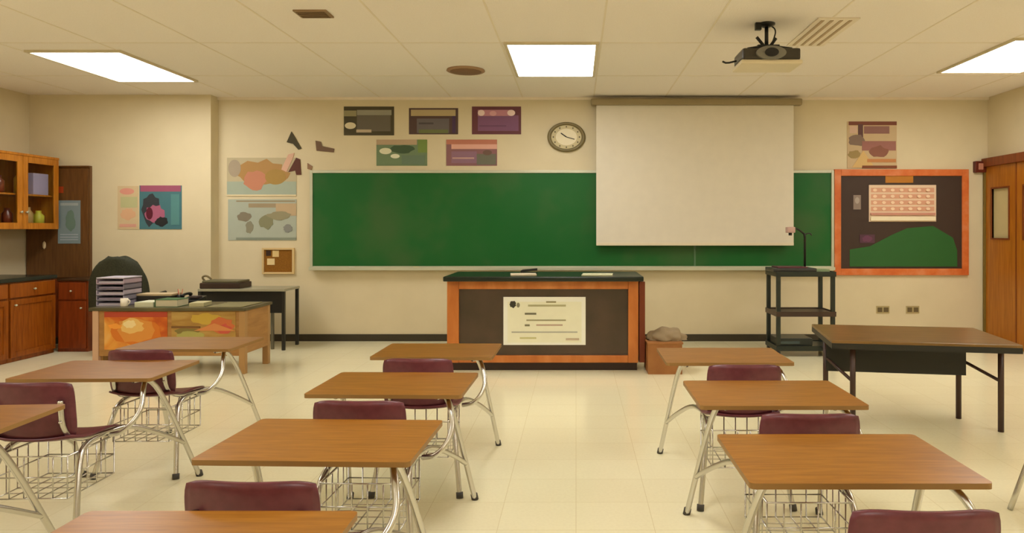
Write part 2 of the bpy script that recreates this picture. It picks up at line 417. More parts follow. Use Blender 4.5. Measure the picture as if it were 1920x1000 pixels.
poster('poster', (706, 262, 801, 311), 'green poster with white blots, left one of the lower row above the chalkboard', 'poster', (112, 132, 98),
       [('r', .0, .0, .8, .2, (186, 160, 128)), ('r', .82, 0, 1, .5, (120, 142, 70)), ('b', .2, .2, .8, .55, (66, 88, 60)), ('e', .06, .32, .3, .56, (226, 222, 190)), ('e', .28, .55, .46, .72, (230, 230, 204)), ('r', .5, .6, .95, .95, (104, 124, 102))], group=G)
poster('poster', (837, 262, 932, 311), 'mauve and pink poster, right one of the lower row above the chalkboard', 'poster', (140, 96, 98),
       [('r', 0, 0, 1, .18, (190, 120, 96)), ('r', .1, .18, 1, .36, (222, 168, 150)), ('r', .6, .55, .98, .96, (110, 108, 92)), ('r', .1, .45, .6, .9, (144, 106, 124)), ('e', .72, .4, .9, .6, (112, 84, 72)), ('r', .12, .68, .55, .74, (190, 150, 142))], group=G)

# maps
poster('wall_map', (426, 296, 556, 368), 'wall map with an orange and pink landmass, upper one of the two maps', 'map', (190, 176, 142),
       [('r', .0, .62, 1, .98, (166, 176, 158)), ('b', .08, .02, .92, .78, (176, 134, 76)), ('b', .2, .32, .6, .88, (196, 130, 100)), ('e', .55, .3, .85, .7, (168, 134, 66)), ('e', .02, .05, .2, .5, (168, 152, 130)), ('r', .0, .96, 1, 1, (226, 208, 168))])
poster('wall_map', (428, 374, 556, 451), 'pale blue world map with grey continents, lower one of the two maps', 'map', (172, 178, 162),
       [('r', .12, .03, .98, .06, (150, 132, 100)), ('r', .3, .1, .7, .2, (160, 142, 112)), ('r', .7, .1, 1, .4, (192, 166, 130)), ('b', .12, .3, .36, .55, (132, 122, 102)), ('b', .25, .52, .38, .85, (138, 134, 112)), ('b', .45, .35, .68, .75, (134, 132, 100)), ('b', .55, .28, .95, .52, (150, 142, 110)), ('b', .8, .6, .95, .82, (136, 136, 130)), ('r', .12, .93, 1, .98, (134, 142, 126))])
# pennants
def pennant(pts, rgb, label):
    P = [PX(x, y, WY) for x, y in pts]; cx = sum(p.x for p in P) / len(P); cz = sum(p.z for p in P) / len(P)
    o = MB((cx, WY, cz)); o.prism([(p.x, p.z) for p in P], WY - .012, WY, rgb)
    return tag(o.build('paper_cutout'), label, 'paper cutout', 'paper cutouts by the chalkboard corner')
pennant([(547, 247), (553, 256), (566, 279), (560, 281), (550, 270), (538, 267)], (66, 58, 28), 'dark olive triangular paper cutout, the highest, left of the posters')
pennant([(592, 264), (602, 266), (604, 274), (627, 279), (626, 286), (594, 283)], (112, 86, 64), 'brown hook-shaped paper cutout between the triangles and the grey poster')
pennant([(556, 296), (563, 299), (565, 328), (556, 328), (554, 320), (541, 323)], (92, 44, 28), 'dark red triangular paper cutout over the corner of the upper map')
pennant([(528, 318), (541, 290), (552, 287), (550, 296), (538, 323)], (218, 174, 150), 'pale pink paper cutout just left of the dark red triangle')
pennant([(577, 306), (586, 312), (584, 319), (577, 317)], (150, 114, 84), 'tiny tan paper scrap right of the dark red triangle')
# small framed board
def framed(name, rect, label, cat, frame_m, fw, inner, art, Y=WY):
    x0, x1, z0, z1 = wall_rect(*rect, Y)
    t = thing(name, ((x0 + x1) / 2, Y, z0), label, cat); W = x1 - x0; Hh = z1 - z0; hw = W / 2
    f = MB()
    for a in ((-hw, -hw + fw, 0, Hh), (hw - fw, hw, 0, Hh), (-hw + fw, hw - fw, Hh - fw, Hh), (-hw + fw, hw - fw, 0, fw)):
        f.box(a[0], a[1], -.035, 0, a[2], a[3], frame_m, .004)
    f.build('frame', t)
    MB().box(-hw + fw, hw - fw, -.018, 0, fw, Hh - fw, inner).build('board', t)
    return t, x0, x1, z0, z1
framed('notice_board', (493, 465, 553, 514), 'small brown cork board in a pale frame below the maps', 'notice board', flat((216, 186, 132)), .025,
       noise_mat('cork', [(.3, (128, 82, 14)), (.7, (150, 98, 26))], 60, rough=.9), [])
for r_, c, lb in (((499, 470, 508, 480), (54, 30, 14), 'dark round pin note in the top corner of the small cork board'),
                  ((511, 470, 523, 482), (222, 192, 130), 'cream note at the top of the small cork board'), ((501, 485, 515, 497), (230, 204, 148), 'cream note lower on the small cork board')):
    poster('pinned_note', r_, lb, 'note', c, [], Y=WY - .018, th=.003)

# posters on the left wall section
poster('poster', (262, 348, 341, 430), 'dark teal poster with a pink and black figure on the left wall', 'poster', (70, 116, 124),
       [('r', .02, .0, .98, .14, (160, 84, 110)), ('b', -.0, .12, .55, .98, (52, 56, 62)), ('b', .1, .42, .62, .86, (172, 96, 124)), ('e', .16, .5, .32, .78, (92, 22, 42)), ('b', .35, .7, .7, .95, (34, 36, 38)), ('r', .75, .2, .95, .9, (84, 136, 136))], Y=WYL)
poster('poster', (221, 349, 260, 430), 'faded pink and green poster left of the dark teal poster', 'poster', (210, 186, 146),
       [('e', .1, .05, .8, .2, (220, 152, 134)), ('r', .15, .25, .95, .5, (188, 186, 138)), ('b', .1, .5, .9, .8, (218, 172, 134)), ('r', .1, .88, .9, .95, (216, 160, 140))], Y=WYL)
# right poster
poster('poster', (1588, 228, 1681, 316), 'red and cream patterned poster above the bulletin board', 'poster', (202, 176, 136),
       [('r', .03, .0, 1, .08, (124, 68, 46)), ('r', .05, .1, .2, .25, (214, 180, 156)), ('r', .22, .06, .32, .45, (96, 62, 58)), ('r', .34, .1, .85, .26, (146, 102, 92)), ('b', .02, .25, .38, .55, (134, 110, 92)),
        ('r', .3, .42, .98, .62, (158, 104, 94)), ('b', .42, .5, .85, .78, (140, 88, 70)), ('b', .0, .6, .3, .8, (158, 134, 80)), ('t', .1, .62, .55, .98, (216, 180, 116)), ('r', .4, .8, .98, .87, (196, 130, 74)), ('r', .3, .94, 1, 1, (128, 68, 32))])
# bulletin board
t, x0, x1, z0, z1 = framed('bulletin_board', (1563, 318, 1814, 516), 'bulletin board with a bright orange frame, dark brown and green backing', 'bulletin board',
       noise_mat('orange_border', [(.3, (200, 94, 36)), (.5, (212, 112, 52)), (.7, (220, 134, 84))], 6, rough=.5), .085, flat((62, 44, 34)), [])
bx = (x0 + x1) / 2
gpts = [PX(x, y, WY) for x, y in ((1592, 500), (1592, 468), (1630, 462), (1672, 440), (1700, 428), (1748, 424), (1785, 446), (1793, 470), (1793, 500))]
MB().prism([(p.x - bx, p.z - z0) for p in gpts], -.023, -.016, flat((40, 94, 40))).build('green_paper', t)
poster('calendar', (1629, 347, 1755, 416), 'pink and cream month calendar pinned on the bulletin board', 'calendar', (228, 200, 170),
       [('r', .03, .08 + .17 * j, .97, .2 + .17 * j, (216, 160, 130)) for j in range(4)] +
       [('e', .06 + .13 * i, .1 + .17 * j, .12 + .13 * i, .18 + .17 * j, (240, 208, 176)) for i in range(7) for j in range(4)] + [('r', .02, .76, .98, .82, (200, 140, 120)), ('r', .02, .86, .98, .97, (240, 224, 190))],
       Y=WY - .023, th=.004)
poster('paper_tag', (1600, 366, 1614, 393), 'small grey paper tag at the left of the bulletin board', 'paper tag', (142, 124, 112), [('e', .2, .15, .8, .6, (176, 160, 146))], Y=WY - .018, th=.004)
poster('paper_strip', (1660, 330, 1712, 343), 'mustard paper strip above the calendar on the bulletin board', 'paper strip', (184, 118, 30), [], Y=WY - .018, th=.004)
poster('paper_flower', (1612, 440, 1640, 456), 'dark purple paper shape at the lower left of the bulletin board', 'paper shape', (84, 50, 66), [('b', .1, .1, .9, .9, (104, 56, 82))], Y=WY - .023, th=.004)
# outlets
for px, lb in ((1655, 'brown double wall socket, left one under the bulletin board'), (1711, 'brown double wall socket, right one under the bulletin board')):
    p = PX(px, 581, WY); t = thing('wall_socket', p, lb, 'wall socket', 'wall sockets under the bulletin board')
    MB().box(-.085, .085, -.008, 0, -.048, .048, flat((176, 158, 112), .5), .003).build('cover_plate', t)
    for s in (-1, 1):
        MB().box(s * .04 - .03, s * .04 + .03, -.013, -.006, -.03, .03, flat((104, 88, 56), .5), .004).build('receptacle', t)

# ------------------------------------------------------------------ right wall doors
for i, (ya, yb) in enumerate(((8.93, 8.325), (8.305, 7.70))):
    d = bpy.data.objects.new(f'door_{i + 1}', None); COL.objects.link(d); d.location = (XR, (ya + yb) / 2, 0); d['kind'] = 'structure'
    h = (ya - yb) / 2; lf = MB()
    wz0, wz1, wy = 1.34, 1.96, .17
    for a in ((-h, -wy, .01, 2.25), (wy, h, .01, 2.25), (-wy, wy, .01, wz0), (-wy, wy, wz1, 2.25)):
        lf.box(-.05, 0, a[0], a[1], a[2], a[3], M_DOOR)
    lf.build('door_leaf', d)
    MB().box(-.03, -.02, -wy, wy, wz0, wz1, flat((206, 190, 140), .3)).build('window_pane', d)
    wf = MB()
    for a in ((-wy - .02, -wy, wz0 - .02, wz1 + .02), (wy, wy + .02, wz0 - .02, wz1 + .02), (-wy, wy, wz0 - .02, wz0), (-wy, wy, wz1, wz1 + .02)):
        wf.box(-.06, -.02, a[0], a[1], a[2], a[3], M_DOORFR)
    wf.build('window_frame', d)
fr = MB((XR, 8.3, 0)); fr.box(XR - .07, XR, 7.60, 7.70, 0, 2.34, M_DOORFR, .004); fr.box(XR - .07, XR, 8.93, 8.965, 0, 2.34, flat((120, 96, 34)), .004)
fr.box(XR - .09, XR, 7.60, 8.965, 2.25, 2.36, M_DOORFR, .006); fr.box(XR - .055, XR, 8.307, 8.323, 0, 2.25, M_DOORFR)
struct(fr.build('trim_3'))
# dark box over the door corner on the back wall
a = PX(1826, 303, WY); b = PX(1864, 324, WY)
t = thing('alarm_box', ((a.x + b.x) / 2 - .015, WY, b.z), 'dark red alarm box high on the wall beside the wooden door', 'alarm box')
hw = (b.x - a.x) / 2; hz = a.z - b.z
MB().box(-hw, hw, -.06, 0, 0, hz, flat((96, 34, 14), .4), .008).build('case', t)
MB().box(-hw + .04, -hw + .10, -.068, -.055, .035, hz - .03, flat((190, 126, 100), .4), .004).build('lamp_cover', t)
MB().box(.02, hw - .02, -.066, -.055, .03, hz - .03, flat((66, 16, 10), .4), .004).build('sounder', t)

# ------------------------------------------------------------------ left side cabinets
CX = -6.13
def panel_door(parent, y0, y1, z0, z1, xf, mat, name='door', knob='knob', kz=None, ky=None):
    """frame and panel door whose face looks to +x"""
    d = MB()
    d.box(xf, xf + .02, y0, y1, z0, z1, mat, .003)
    fw = .06
    for a in ((y0, y0 + fw, z0, z1), (y1 - fw, y1, z0, z1), (y0 + fw, y1 - fw, z1 - fw, z1), (y0 + fw, y1 - fw, z0, z0 + fw)):
        d.box(xf + .018, xf + .03, a[0], a[1], a[2], a[3], mat, .003)
    o = d.build(name, parent)
    k = MB(); k.tube([(xf + .03, ky, kz), (xf + .05, ky, kz), (xf + .06, ky, kz)], [.006, .013, .008], M_ALU, 10); k.build(knob, o)
    return o
k = 0
labs = ['orange-brown base cabinet under the black countertop, next to the corner cabinet', 'base cabinet cut off by the left edge of the picture, under the black countertop']
for (y0, y1) in ((7.49, 8.16), (6.81, 7.485)):
    t = thing('base_cabinet', ((XL + CX) / 2, (y0 + y1) / 2, 0), labs[k], 'cabinet', 'base cabinets on the left wall'); k += 1
    hx = (CX - .03 - XL) / 2; h = (y1 - y0) / 2 - .002
    bd = MB(); bd.box(-hx, hx, -h, h, 0, .87, M_CAB, .002)
    bd.build('body', t)
    panel_door(t, -h + .01, h - .01, .05, .68, hx, M_CAB, kz=.62, ky=-h + .06)
    dr = MB(); dr.box(hx, hx + .025, -h + .01, h - .01, .70, .855, M_CAB, .004); o = dr.build('drawer', t)
    MB().tube([(hx + .025, 0, .78), (hx + .045, 0, .78), (hx + .055, 0, .78)], [.006, .013, .008], M_ALU).build('knob', o)
ct = MB(((XL + CX) / 2, 7, .87)); ct.box(XL, CX + .02, 6.8, 8.17, .872, .915, M_COUNTER, .006)
ct.box(XL, XL + .02, 6.8, 8.17, .915, 1.0, M_COUNTER, .004)
tag(ct.build('countertop'), 'black countertop with a low splashback over the left base cabinets', 'countertop')
# corner base cabinet that faces the room
t = thing('base_cabinet', (-5.95, 8.49, 0), 'low red-brown base cabinet facing the viewer in the corner, below the taped blue sheet', 'cabinet')
MB().box(-.176, .18, -.29, .20, 0, .835, M_RDWOOD, .003).build('body', t)
MB().box(-.176, .19, -.31, .20, .835, .86, flat((60, 38, 20), .3), .005).build('top_board', t)
o = MB().box(-.16, .165, -.31, -.29, .04, .60, M_RDWOOD, .004).build('door', t)
MB().tube([(.12, -.31, .52), (.12, -.335, .52)], [.006, .012], M_ALU).build('knob', o)
o = MB().box(-.16, .165, -.31, -.29, .62, .82, M_RDWOOD, .004).build('drawer', t)
MB().tube([(0, -.31, .72), (0, -.335, .72)], [.006, .012], M_ALU).build('knob', o)
# wall cabinet with glass doors
labs = ['golden oak wall cabinet with two glass doors above the black countertop']
k = 0
UX = -6.48
for (y0, y1) in ((7.55, 8.67),):
    zb, zt = 1.45, 2.31
    t = thing('wall_cabinet', ((XL + UX) / 2, (y0 + y1) / 2, zb), labs[k], 'cabinet'); k += 1
    hx = (UX - .02 - XL) / 2; h = (y1 - y0) / 2; H = zt - zb
    bd = MB()
    for a in ((-hx, hx, -h, -h + .02, 0, H), (-hx, hx, h - .02, h, 0, H), (-hx, hx, -h + .02, h - .02, 0, .025), (-hx, hx, -h + .02, h - .02, H - .025, H), (-hx, -hx + .01, -h + .02, h - .02, .025, H - .025)):
        bd.box(*a, M_CABGOLD)
    bd.build('body', t)
    MB().box(-hx + .01, hx - .02, -h + .02, h - .02, .40, .418, M_CABGOLD).build('shelf', t)
    MB().box(-hx - .0, hx + .03, -h, h, H, H + .03, M_CABGOLD, .006).build('cornice', t)
    for s in (-1, 1):
        ya, yb = (-h + .0, -.003) if s < 0 else (.003, h)
        fw = .075; d = MB()
        for a in ((ya, ya + fw, 0, H), (yb - fw, yb, 0, H), (ya + fw, yb - fw, H - fw, H), (ya + fw, yb - fw, 0, fw)):
            d.box(hx, hx + .022, a[0], a[1], a[2], a[3], M_CABGOLD, .004)
        o = d.build('door', t)
        MB().box(hx + .008, hx + .012, ya + fw, yb - fw, fw, H - fw, M_GLASS).build('glass_pane', o)
        MB().tube([(hx + .022, -s * -.04 if False else s * .04, .2), (hx + .05, s * .04, .2)], [.008, .014], M_ALU).build('knob', o)
xm = -6.615
S2 = 1.45 + .42; S1 = 1.45 + .027
def jar(y, z, r, h, rgb, label, cat='jar', nm='jar'):
    o = MB((xm, y, z)); o.lathe([(r, 0), (r, h * .7), (r * .5, h * .85), (r * .5, h)], (xm, y, z), flat(rgb, .3), 20)
    return tag(o.build(nm), label, cat, 'containers in the glass wall cabinet')
jar(8.23, S2, .05, .26, (228, 196, 70), 'tall yellow bottle on the upper shelf behind the cabinet glass', 'bottle', 'bottle')
jar(8.37, S1, .05, .24, (190, 150, 90), 'tan bottle on the lower shelf behind the cabinet glass', 'bottle', 'bottle')
jar(8.53, S1, .06, .20, (200, 190, 60), 'squat yellow jar on the lower shelf behind the cabinet glass')
jar(8.06, S1, .055, .22, (112, 40, 18), 'dark red jar on the lower shelf behind the cabinet glass')
jar(7.94, S2, .055, .2, (120, 50, 24), 'dark brown jar on the upper shelf behind the cabinet glass')
tag(MB((xm, 8.48, S2)).box(xm - .07, xm + .07, 8.36, 8.60, S2, S2 + .26, flat((176, 160, 190)), .004).build('storage_box'), 'lavender box on the upper shelf behind the cabinet glass', 'box')

# tall cabinet
TX0, TX1, TY = XL + .004, -6.13, 8.72
t = thing('tall_cabinet', ((TX0 + TX1) / 2, (TY + WYL) / 2, 0), 'tall dark brown wooden cabinet in the left corner with a taped blue sheet', 'cabinet')
hx = (TX1 - TX0) / 2; hy = (WYL - TY) / 2 - .003; ZT = 2.23
MB().box(-hx, hx, -hy + .02, hy, .08, ZT, M_DKWOOD, .004).build('body', t)
MB().box(-hx, hx, -hy + .03, hy, 0, .08, M_BASE).build('plinth', t)
MB().box(-hx, hx, -hy + .0, hy, ZT, ZT + .02, M_DKWOOD, .004).build('top_board', t)
o = MB().box(-hx + .01, hx - .012, -hy, -hy + .02, .84, ZT - .02, M_DKWOOD, .004).build('upper_door', t)
x = PX(84, 460, TY).x - (TX0 + TX1) / 2
MB().lathe([(.004, -.05), (.022, -.03), (.026, 0), (.022, .03), (.004, .05)], (x, -hy - .012, CAM_H - 30 * TY / F), flat((226, 206, 168), .3), 14, .8, .5).build('handle', o)
o = MB().box(-hx + .01, hx - .012, -hy, -hy + .02, .10, .82, M_RDWOOD, .004).build('lower_door', t)
MB().box(-hx + .42, hx - .06, -hy - .012, -hy + .005, .16, .76, M_RDWOOD, .006).build('raised_panel', o)
MB().tube([(hx - .04, -hy, .7), (hx - .04, -hy - .03, .7)], [.007, .014], M_ALU).build('knob', o)
poster('paper_sheet', (109, 376, 151, 457), 'pale blue printed sheet taped to the tall dark cabinet', 'paper sheet', (126, 142, 146),
       [('r', .1, .06, .9, .12, (160, 168, 168)), ('b', .3, .2, .8, .75, (104, 128, 116))] + [('r', .1, .78 + .06 * i, .9, .80 + .06 * i, (170, 178, 190)) for i in range(3)], Y=TY, th=.003)
poster('sticker', (110, 350, 119, 362), 'small red sticker above the blue sheet on the tall cabinet', 'sticker', (168, 62, 16), [], Y=TY, th=.003)

# ------------------------------------------------------------------ teacher desk
DY = 6.9; DZ = .665
a = PX(167, 0, DY).x; b = PX(458, 0, DY).x
t = thing('teacher_desk', ((a + b) / 2, DY + .4, 0), 'tan teacher desk with a dark top and picture-covered front, in the left corner', 'desk')
hw = (b - a) / 2
MB().box(-hw - .01, hw + .01, -.4, .22, DZ - .03, DZ, noise_mat('olive_top', [(.3, (74, 68, 42)), (.7, (96, 88, 58))], 3, rough=.3), .006).build('desk_top', t)
for sx in (-1, 1):
    for yy in (-.37, .15):
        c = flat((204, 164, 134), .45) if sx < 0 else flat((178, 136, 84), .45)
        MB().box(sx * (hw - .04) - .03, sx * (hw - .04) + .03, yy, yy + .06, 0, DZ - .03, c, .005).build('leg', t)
MB().box(-hw + .07, hw - .07, -.36, -.335, .18, DZ - .03, M_TAN, .004).build('front_panel', t)
MB().box(hw - .5, hw - .012, -.33, .2, .2, DZ - .03, M_TAN, .004).build('drawer_pedestal', t)
MB().box(-hw + .07, -hw + .09, -.33, .2, .1, DZ - .03, M_TAN, .004).build('side_panel', t)
fy = DY + .4 - .362
poster('poster', (196, 585, 314, 656), 'orange and gold glowing picture on the left half of the teacher desk front', 'poster',
       noise_mat('glow_art', [(.3, (176, 66, 12)), (.45, (208, 100, 24)), (.6, (230, 160, 64)), (.75, (240, 206, 140))], 2.6, rough=.4, detail=5, distort=.8),
       [('r', .0, 0, 1, .14, (186, 70, 44)), ('b', .05, .1, .95, .95, (214, 118, 34)), ('b', .15, .12, .85, .85, (222, 146, 62)), ('b', .22, .14, .66, .6, (236, 190, 110)), ('b', .3, .2, .52, .45, (246, 220, 160)), ('b', .05, .3, .3, .46, (244, 160, 60))], Y=fy, th=.004)
poster('poster', (322, 585, 442, 656), 'yellow, green and red picture on the right half of the teacher desk front', 'poster',
       noise_mat('field_art', [(.3, (150, 100, 44)), (.5, (176, 136, 66)), (.7, (196, 160, 90))], 2.6, (1, 1, 4), rough=.4, detail=5, distort=.5),
       [('b', .25, .02, .8, .35, (202, 166, 64)), ('b', .55, .12, 1, .62, (206, 110, 62)), ('b', .7, .3, .95, .6, (204, 88, 70)), ('b', .0, .42, .5, .62, (134, 118, 60)), ('b', .05, .5, .55, .76, (176, 168, 94)), ('t', .35, .3, 1, .5, (216, 140, 80)), ('r', .0, .38, .45, .43, (128, 88, 46)), ('r', .1, .86, .95, .9, (196, 150, 96))], Y=fy, th=.004)
# things on the teacher desk
def P2(px, py, Y): return PX(px, py, Y)
x0 = PX(179, 0, 7.05).x; x1 = PX(231, 0, 7.05).x
names = [('lavender', (176, 168, 190)), ('grey', (150, 144, 164)), ('lavender', (184, 174, 196)), ('grey', (134, 126, 144)), ('lilac', (184, 162, 182))]
t = thing('paper_tray', ((x0 + x1) / 2, 7.2, DZ), 'stacked lavender-grey letter trays at the left end of the teacher desk', 'letter tray')
hw2 = (x1 - x0) / 2; zz = 0
for i in range(5):
    q = MB(); c = flat(names[i][1], .35)
    q.box(-hw2, hw2, -.14, .16, zz, zz + .01, c, .002); q.box(-hw2, -hw2 + .008, -.14, .16, zz, zz + .05, c); q.box(hw2 - .008, hw2, -.14, .16, zz, zz + .05, c); q.box(-hw2, hw2, .15, .16, zz, zz + .05, c)
    q.build('tray', t)
    MB().box(-hw2 + .015, hw2 - .015, -.125, .14, zz + .011, zz + .028, flat((206, 198, 212) if i % 2 == 0 else (150, 140, 160)), .002).build('papers', t)
    zz += .056
MB().box(-hw2, hw2, -.14, .16, zz, zz + .012, flat((196, 188, 204), .35), .003).build('lid', t)
x = PX(233, 0, 7.02).x
t = thing('mug', (x, 7.02, DZ), 'small white mug on the teacher desk beside the letter trays', 'mug')
MB().lathe([(.03, 0), (.035, .01), (.035, .085), (.031, .085), (.029, .015), (.001, .012)], (0, 0, 0), flat((236, 226, 206), .3), 22).build('cup', t)
MB().tube([(.033, 0, .07), (.055, 0, .065), (.058, 0, .04), (.034, 0, .02)], .006, flat((236, 226, 206), .3), 8, 2).build('handle', t)
def slab(name, px0, px1, y0, y1, z, h, rgb, label, cat, bev=.003, rough=.5, rz=0):
    ym = (y0 + y1) / 2; xa = PX(px0, 0, y0).x; xb = PX(px1, 0, y0).x
    o = MB(); o.box(-(xb - xa) / 2, (xb - xa) / 2, -(y1 - y0) / 2, (y1 - y0) / 2, 0, h, flat(rgb, rough), bev)
    ob = o.build(name, None, ((xa + xb) / 2, ym, z)); ob.rotation_euler.z = rz
    return tag(ob, label, cat)
def book(px0, px1, y0, y1, z, h, rgb, label, rz=0, name='book'):
    ym = (y0 + y1) / 2; xa = PX(px0, 0, y0).x; xb = PX(px1, 0, y0).x; W = (xb - xa) / 2; D = (y1 - y0) / 2
    t = thing(name, ((xa + xb) / 2, ym, z), label, 'book', rz=rz)
    c = MB(); cm = flat(rgb, .45); c.box(-W, W, -D, D, 0, .005, cm); c.box(-W, W, -D, D, h - .005, h, cm); c.box(-W, -W + .006, -D, D, .005, h - .005, cm); c.build('cover', t)
    MB().box(-W + .006, W - .006, -D + .006, D - .006, .005, h - .005, flat((216, 206, 178))).build('pages', t)
    return t
book(290, 332, 6.98, 7.2, DZ, .075, (52, 100, 58), 'thick green binder lying on the teacher desk right of the papers', name='binder')
slab('paper_stack', 252, 287, 6.97, 7.2, DZ, .05, (214, 214, 186), 'white stack of papers left of the green binder', 'paper stack')
slab('folder', 256, 320, 7.25, 7.46, DZ, .085, (42, 38, 30), 'black folder pile behind the white papers on the teacher desk', 'folder')
slab('paper_stack', 254, 322, 7.26, 7.45, DZ + .086, .02, (196, 172, 134), 'cream papers on top of the black folder pile', 'paper stack')
slab('desk_blotter', 385, 452, 6.93, 7.4, DZ, .008, (132, 124, 84), 'olive desk blotter at the right end of the teacher desk', 'desk blotter')
slab('paper_stack', 352, 378, 7.0, 7.22, DZ, .04, (196, 188, 146), 'small cream paper pile in the middle of the teacher desk', 'paper stack', rz=.15)
o = MB(); o.lathe([(.03, 0), (.03, .09), (.026, .09), (.024, .01), (0.001, .01)], (0, 0, 0), M_BLACK, 18)
tp = thing('pencil_cup', (PX(338, 0, 7.36).x, 7.36, DZ), 'black pencil cup behind the green binder on the teacher desk', 'pencil cup'); o.build('cup', tp)
for i, (dx, dy, c) in enumerate(((.01, .005, (200, 120, 90)), (-.012, .0, (170, 60, 50)), (0, -.012, (220, 190, 150)))):
    MB().tube([(dx * .6, dy * .6, .012), (dx * 2, dy * 2, .15)], .004, c, 6).build('pencil', tp)
t = thing('desk_phone', (PX(362, 0, 7.38).x, 7.38, DZ), 'dark desk telephone behind the cream paper pile', 'telephone')
MB().prism([(-.1, 0), (.1, 0), (.1, .07), (-.1, .03)], -.09, .09, M_BLACK, 'x').build('base', t)
MB().tube([(-.07, -.08, .075), (-.07, -.05, .095), (-.07, .05, .10), (-.07, .08, .085)], [.022, .013, .013, .022], M_BLACK, 12, 1).build('handset', t)
MB().box(-.02, .07, -.05, .05, .05, .075, flat((70, 56, 54)), .004).build('keypad', t)

# ------------------------------------------------------------------ black side table with laptop
xa, xb = PX(372, 0, 8.3).x, PX(560, 0, 8.7).x
t = thing('side_table', ((xa + xb) / 2, 8.5, 0), 'black side table against the wall behind the teacher desk', 'table')
hw = (xb - xa) / 2; TZ = .735
MB().box(-hw, hw, -.22, .24, TZ - .03, TZ, flat((164, 158, 132), .3), .005).build('table_top', t)
MB().box(-hw + .03, hw - .03, -.19, -.17, TZ - .29, TZ - .03, M_BLACK).build('modesty_panel', t)
for sx in (-1, 1):
    for yy in (-.2, .2):
        MB().box(sx * (hw - .02) - .018, sx * (hw - .02) + .018, yy - .018, yy + .018, 0, TZ - .03, flat((44, 42, 36), .35), .003).build('leg', t)
MB().box(hw - .2, hw - .17, -.14, -.11, 0, TZ - .29, flat((120, 116, 100), .3, .5)).build('cable_duct', t)
t = thing('printer', (PX(420, 0, 8.42).x, 8.47, TZ), 'low dark printer on the black side table', 'printer')
MB().box(-.24, .24, -.16, .16, 0, .07, flat((62, 44, 34), .4), .012).build('body', t)
MB().box(-.22, .22, -.14, .15, .07, .095, flat((104, 98, 70), .4), .008).build('lid', t)
MB().tube([(-.26, .02, .07), (-.3, .0, .13), (-.25, .02, .15), (-.2, .04, .10)], .012, flat((120, 104, 70)), 8, 2).build('cable', t)

# ------------------------------------------------------------------ office chair
oc = PX(243, 0, 8.12)
t = thing('office_chair', (oc.x, 8.12, 0), 'dark green-black office chair with a rounded back behind the teacher desk', 'chair', rz=.15)
m = noise_mat('chair_fabric', [(.3, (40, 42, 26)), (.7, (54, 54, 36))], 60, rough=.8, bump=.2)
def fb(u, v):
    sx = (u - .5) * 2; z = .52 + .62 * v - .05 * sx * sx * v; wdt = .31 * math.sqrt(1 - .86 * v ** 4)
    x = (u - .5) * 2 * wdt
    return Vector((x, -.20 - .06 * math.cos(u * PI - PI / 2) - .05 * v, z))
MB().sheet(fb, 20, 16, .07, m).build('backrest', t)
MB().box(-.28, .28, -.2, .26, .43, .53, m, .035).build('seat', t)
for s in (-1, 1):
    a = MB(); a.tube([(s * .27, -.1, .48), (s * .34, -.1, .52), (s * .34, -.12, .69), (s * .34, .12, .70)], .018, M_BLACK, 10, 2); a.build('armrest', t)
MB().tube([(0, 0, .07), (0, 0, .44)], .028, M_BLACK).build('gas_column', t)
MB().tube([(0, -.15, .46), (0, -.27, .5), (0, -.26, .7)], .02, M_BLACK, 8, 1).build('back_support', t)
for i in range(5):
    an = i * 2 * PI / 5; q = MB(); q.tube([(0, 0, .10), (.3 * math.cos(an), .3 * math.sin(an), .07)], [.03, .018], M_BLACK); q.build('base_arm', t)
    q = MB(); q.tube([(.3 * math.cos(an) - .01, .3 * math.sin(an), .03), (.3 * math.cos(an) + .015, .3 * math.sin(an), .03)], .03, M_BLACK, 16); q.build('caster', t)

# ------------------------------------------------------------------ demonstration table
LY = 7.1
t = thing('demonstration_table', (-.325, LY + .35, 0), 'wide demonstration table with a black top, orange oak frame and brown front panel', 'demonstration table')
def lx(px): return PX(px, 0, LY).x + .325
zt = .92
o = MB(); pts = [(-1.02, -.42), (1.0, -.42), (1.02, -.40), (1.02, .42), (-1.02, .42), (-1.02, -.40)]
o.box(-1.02, 1.01, -.45, .40, zt, zt + .05, M_LABTOP, .012); o.build('table_top', t)
yf = -.35
for (p0, p1, nm) in ((838, 860, 'corner_post'), (1178, 1197, 'corner_post')):
    MB().box(lx(p0), lx(p1), yf, yf + .1, .08, zt, M_LAB, .006).build(nm, t)
    MB().box(lx(p0), lx(p1), yf + .62, yf + .7, .0, zt, M_LAB, .006).build(nm, t)
MB().box(lx(860), lx(1178), yf + .005, yf + .06, zt - .085, zt, M_LAB, .006).build('top_rail', t)
MB().box(lx(860), lx(1178), yf + .005, yf + .06, .08, .155, M_LAB, .006).build('bottom_rail', t)
MB().box(lx(860), lx(1178), yf + .03, yf + .05, .155, zt - .085, M_LABPANEL).build('front_panel', t)
MB().box(lx(843), lx(1195), yf + .03, yf + .66, 0, .08, flat((48, 30, 20), .5)).build('plinth', t)
for (p0, p1) in ((840, 850), (1188, 1197)):
    MB().box(lx(p0) + .01, lx(p1) - .01, yf + .1, yf + .62, .08, zt, M_LAB).build('side_panel', t)
MB().box(lx(1199), lx(1210), yf + .02, yf + .55, .08, zt - .01, flat((120, 52, 20), .4), .004).build('side_board', t)
vb = MB()
for zz in (.14, .72): vb.box(lx(1197), lx(1199) + .001, yf + .1, yf + .5, zz, zz + .06, M_LAB)
vb.build('spacer', t)
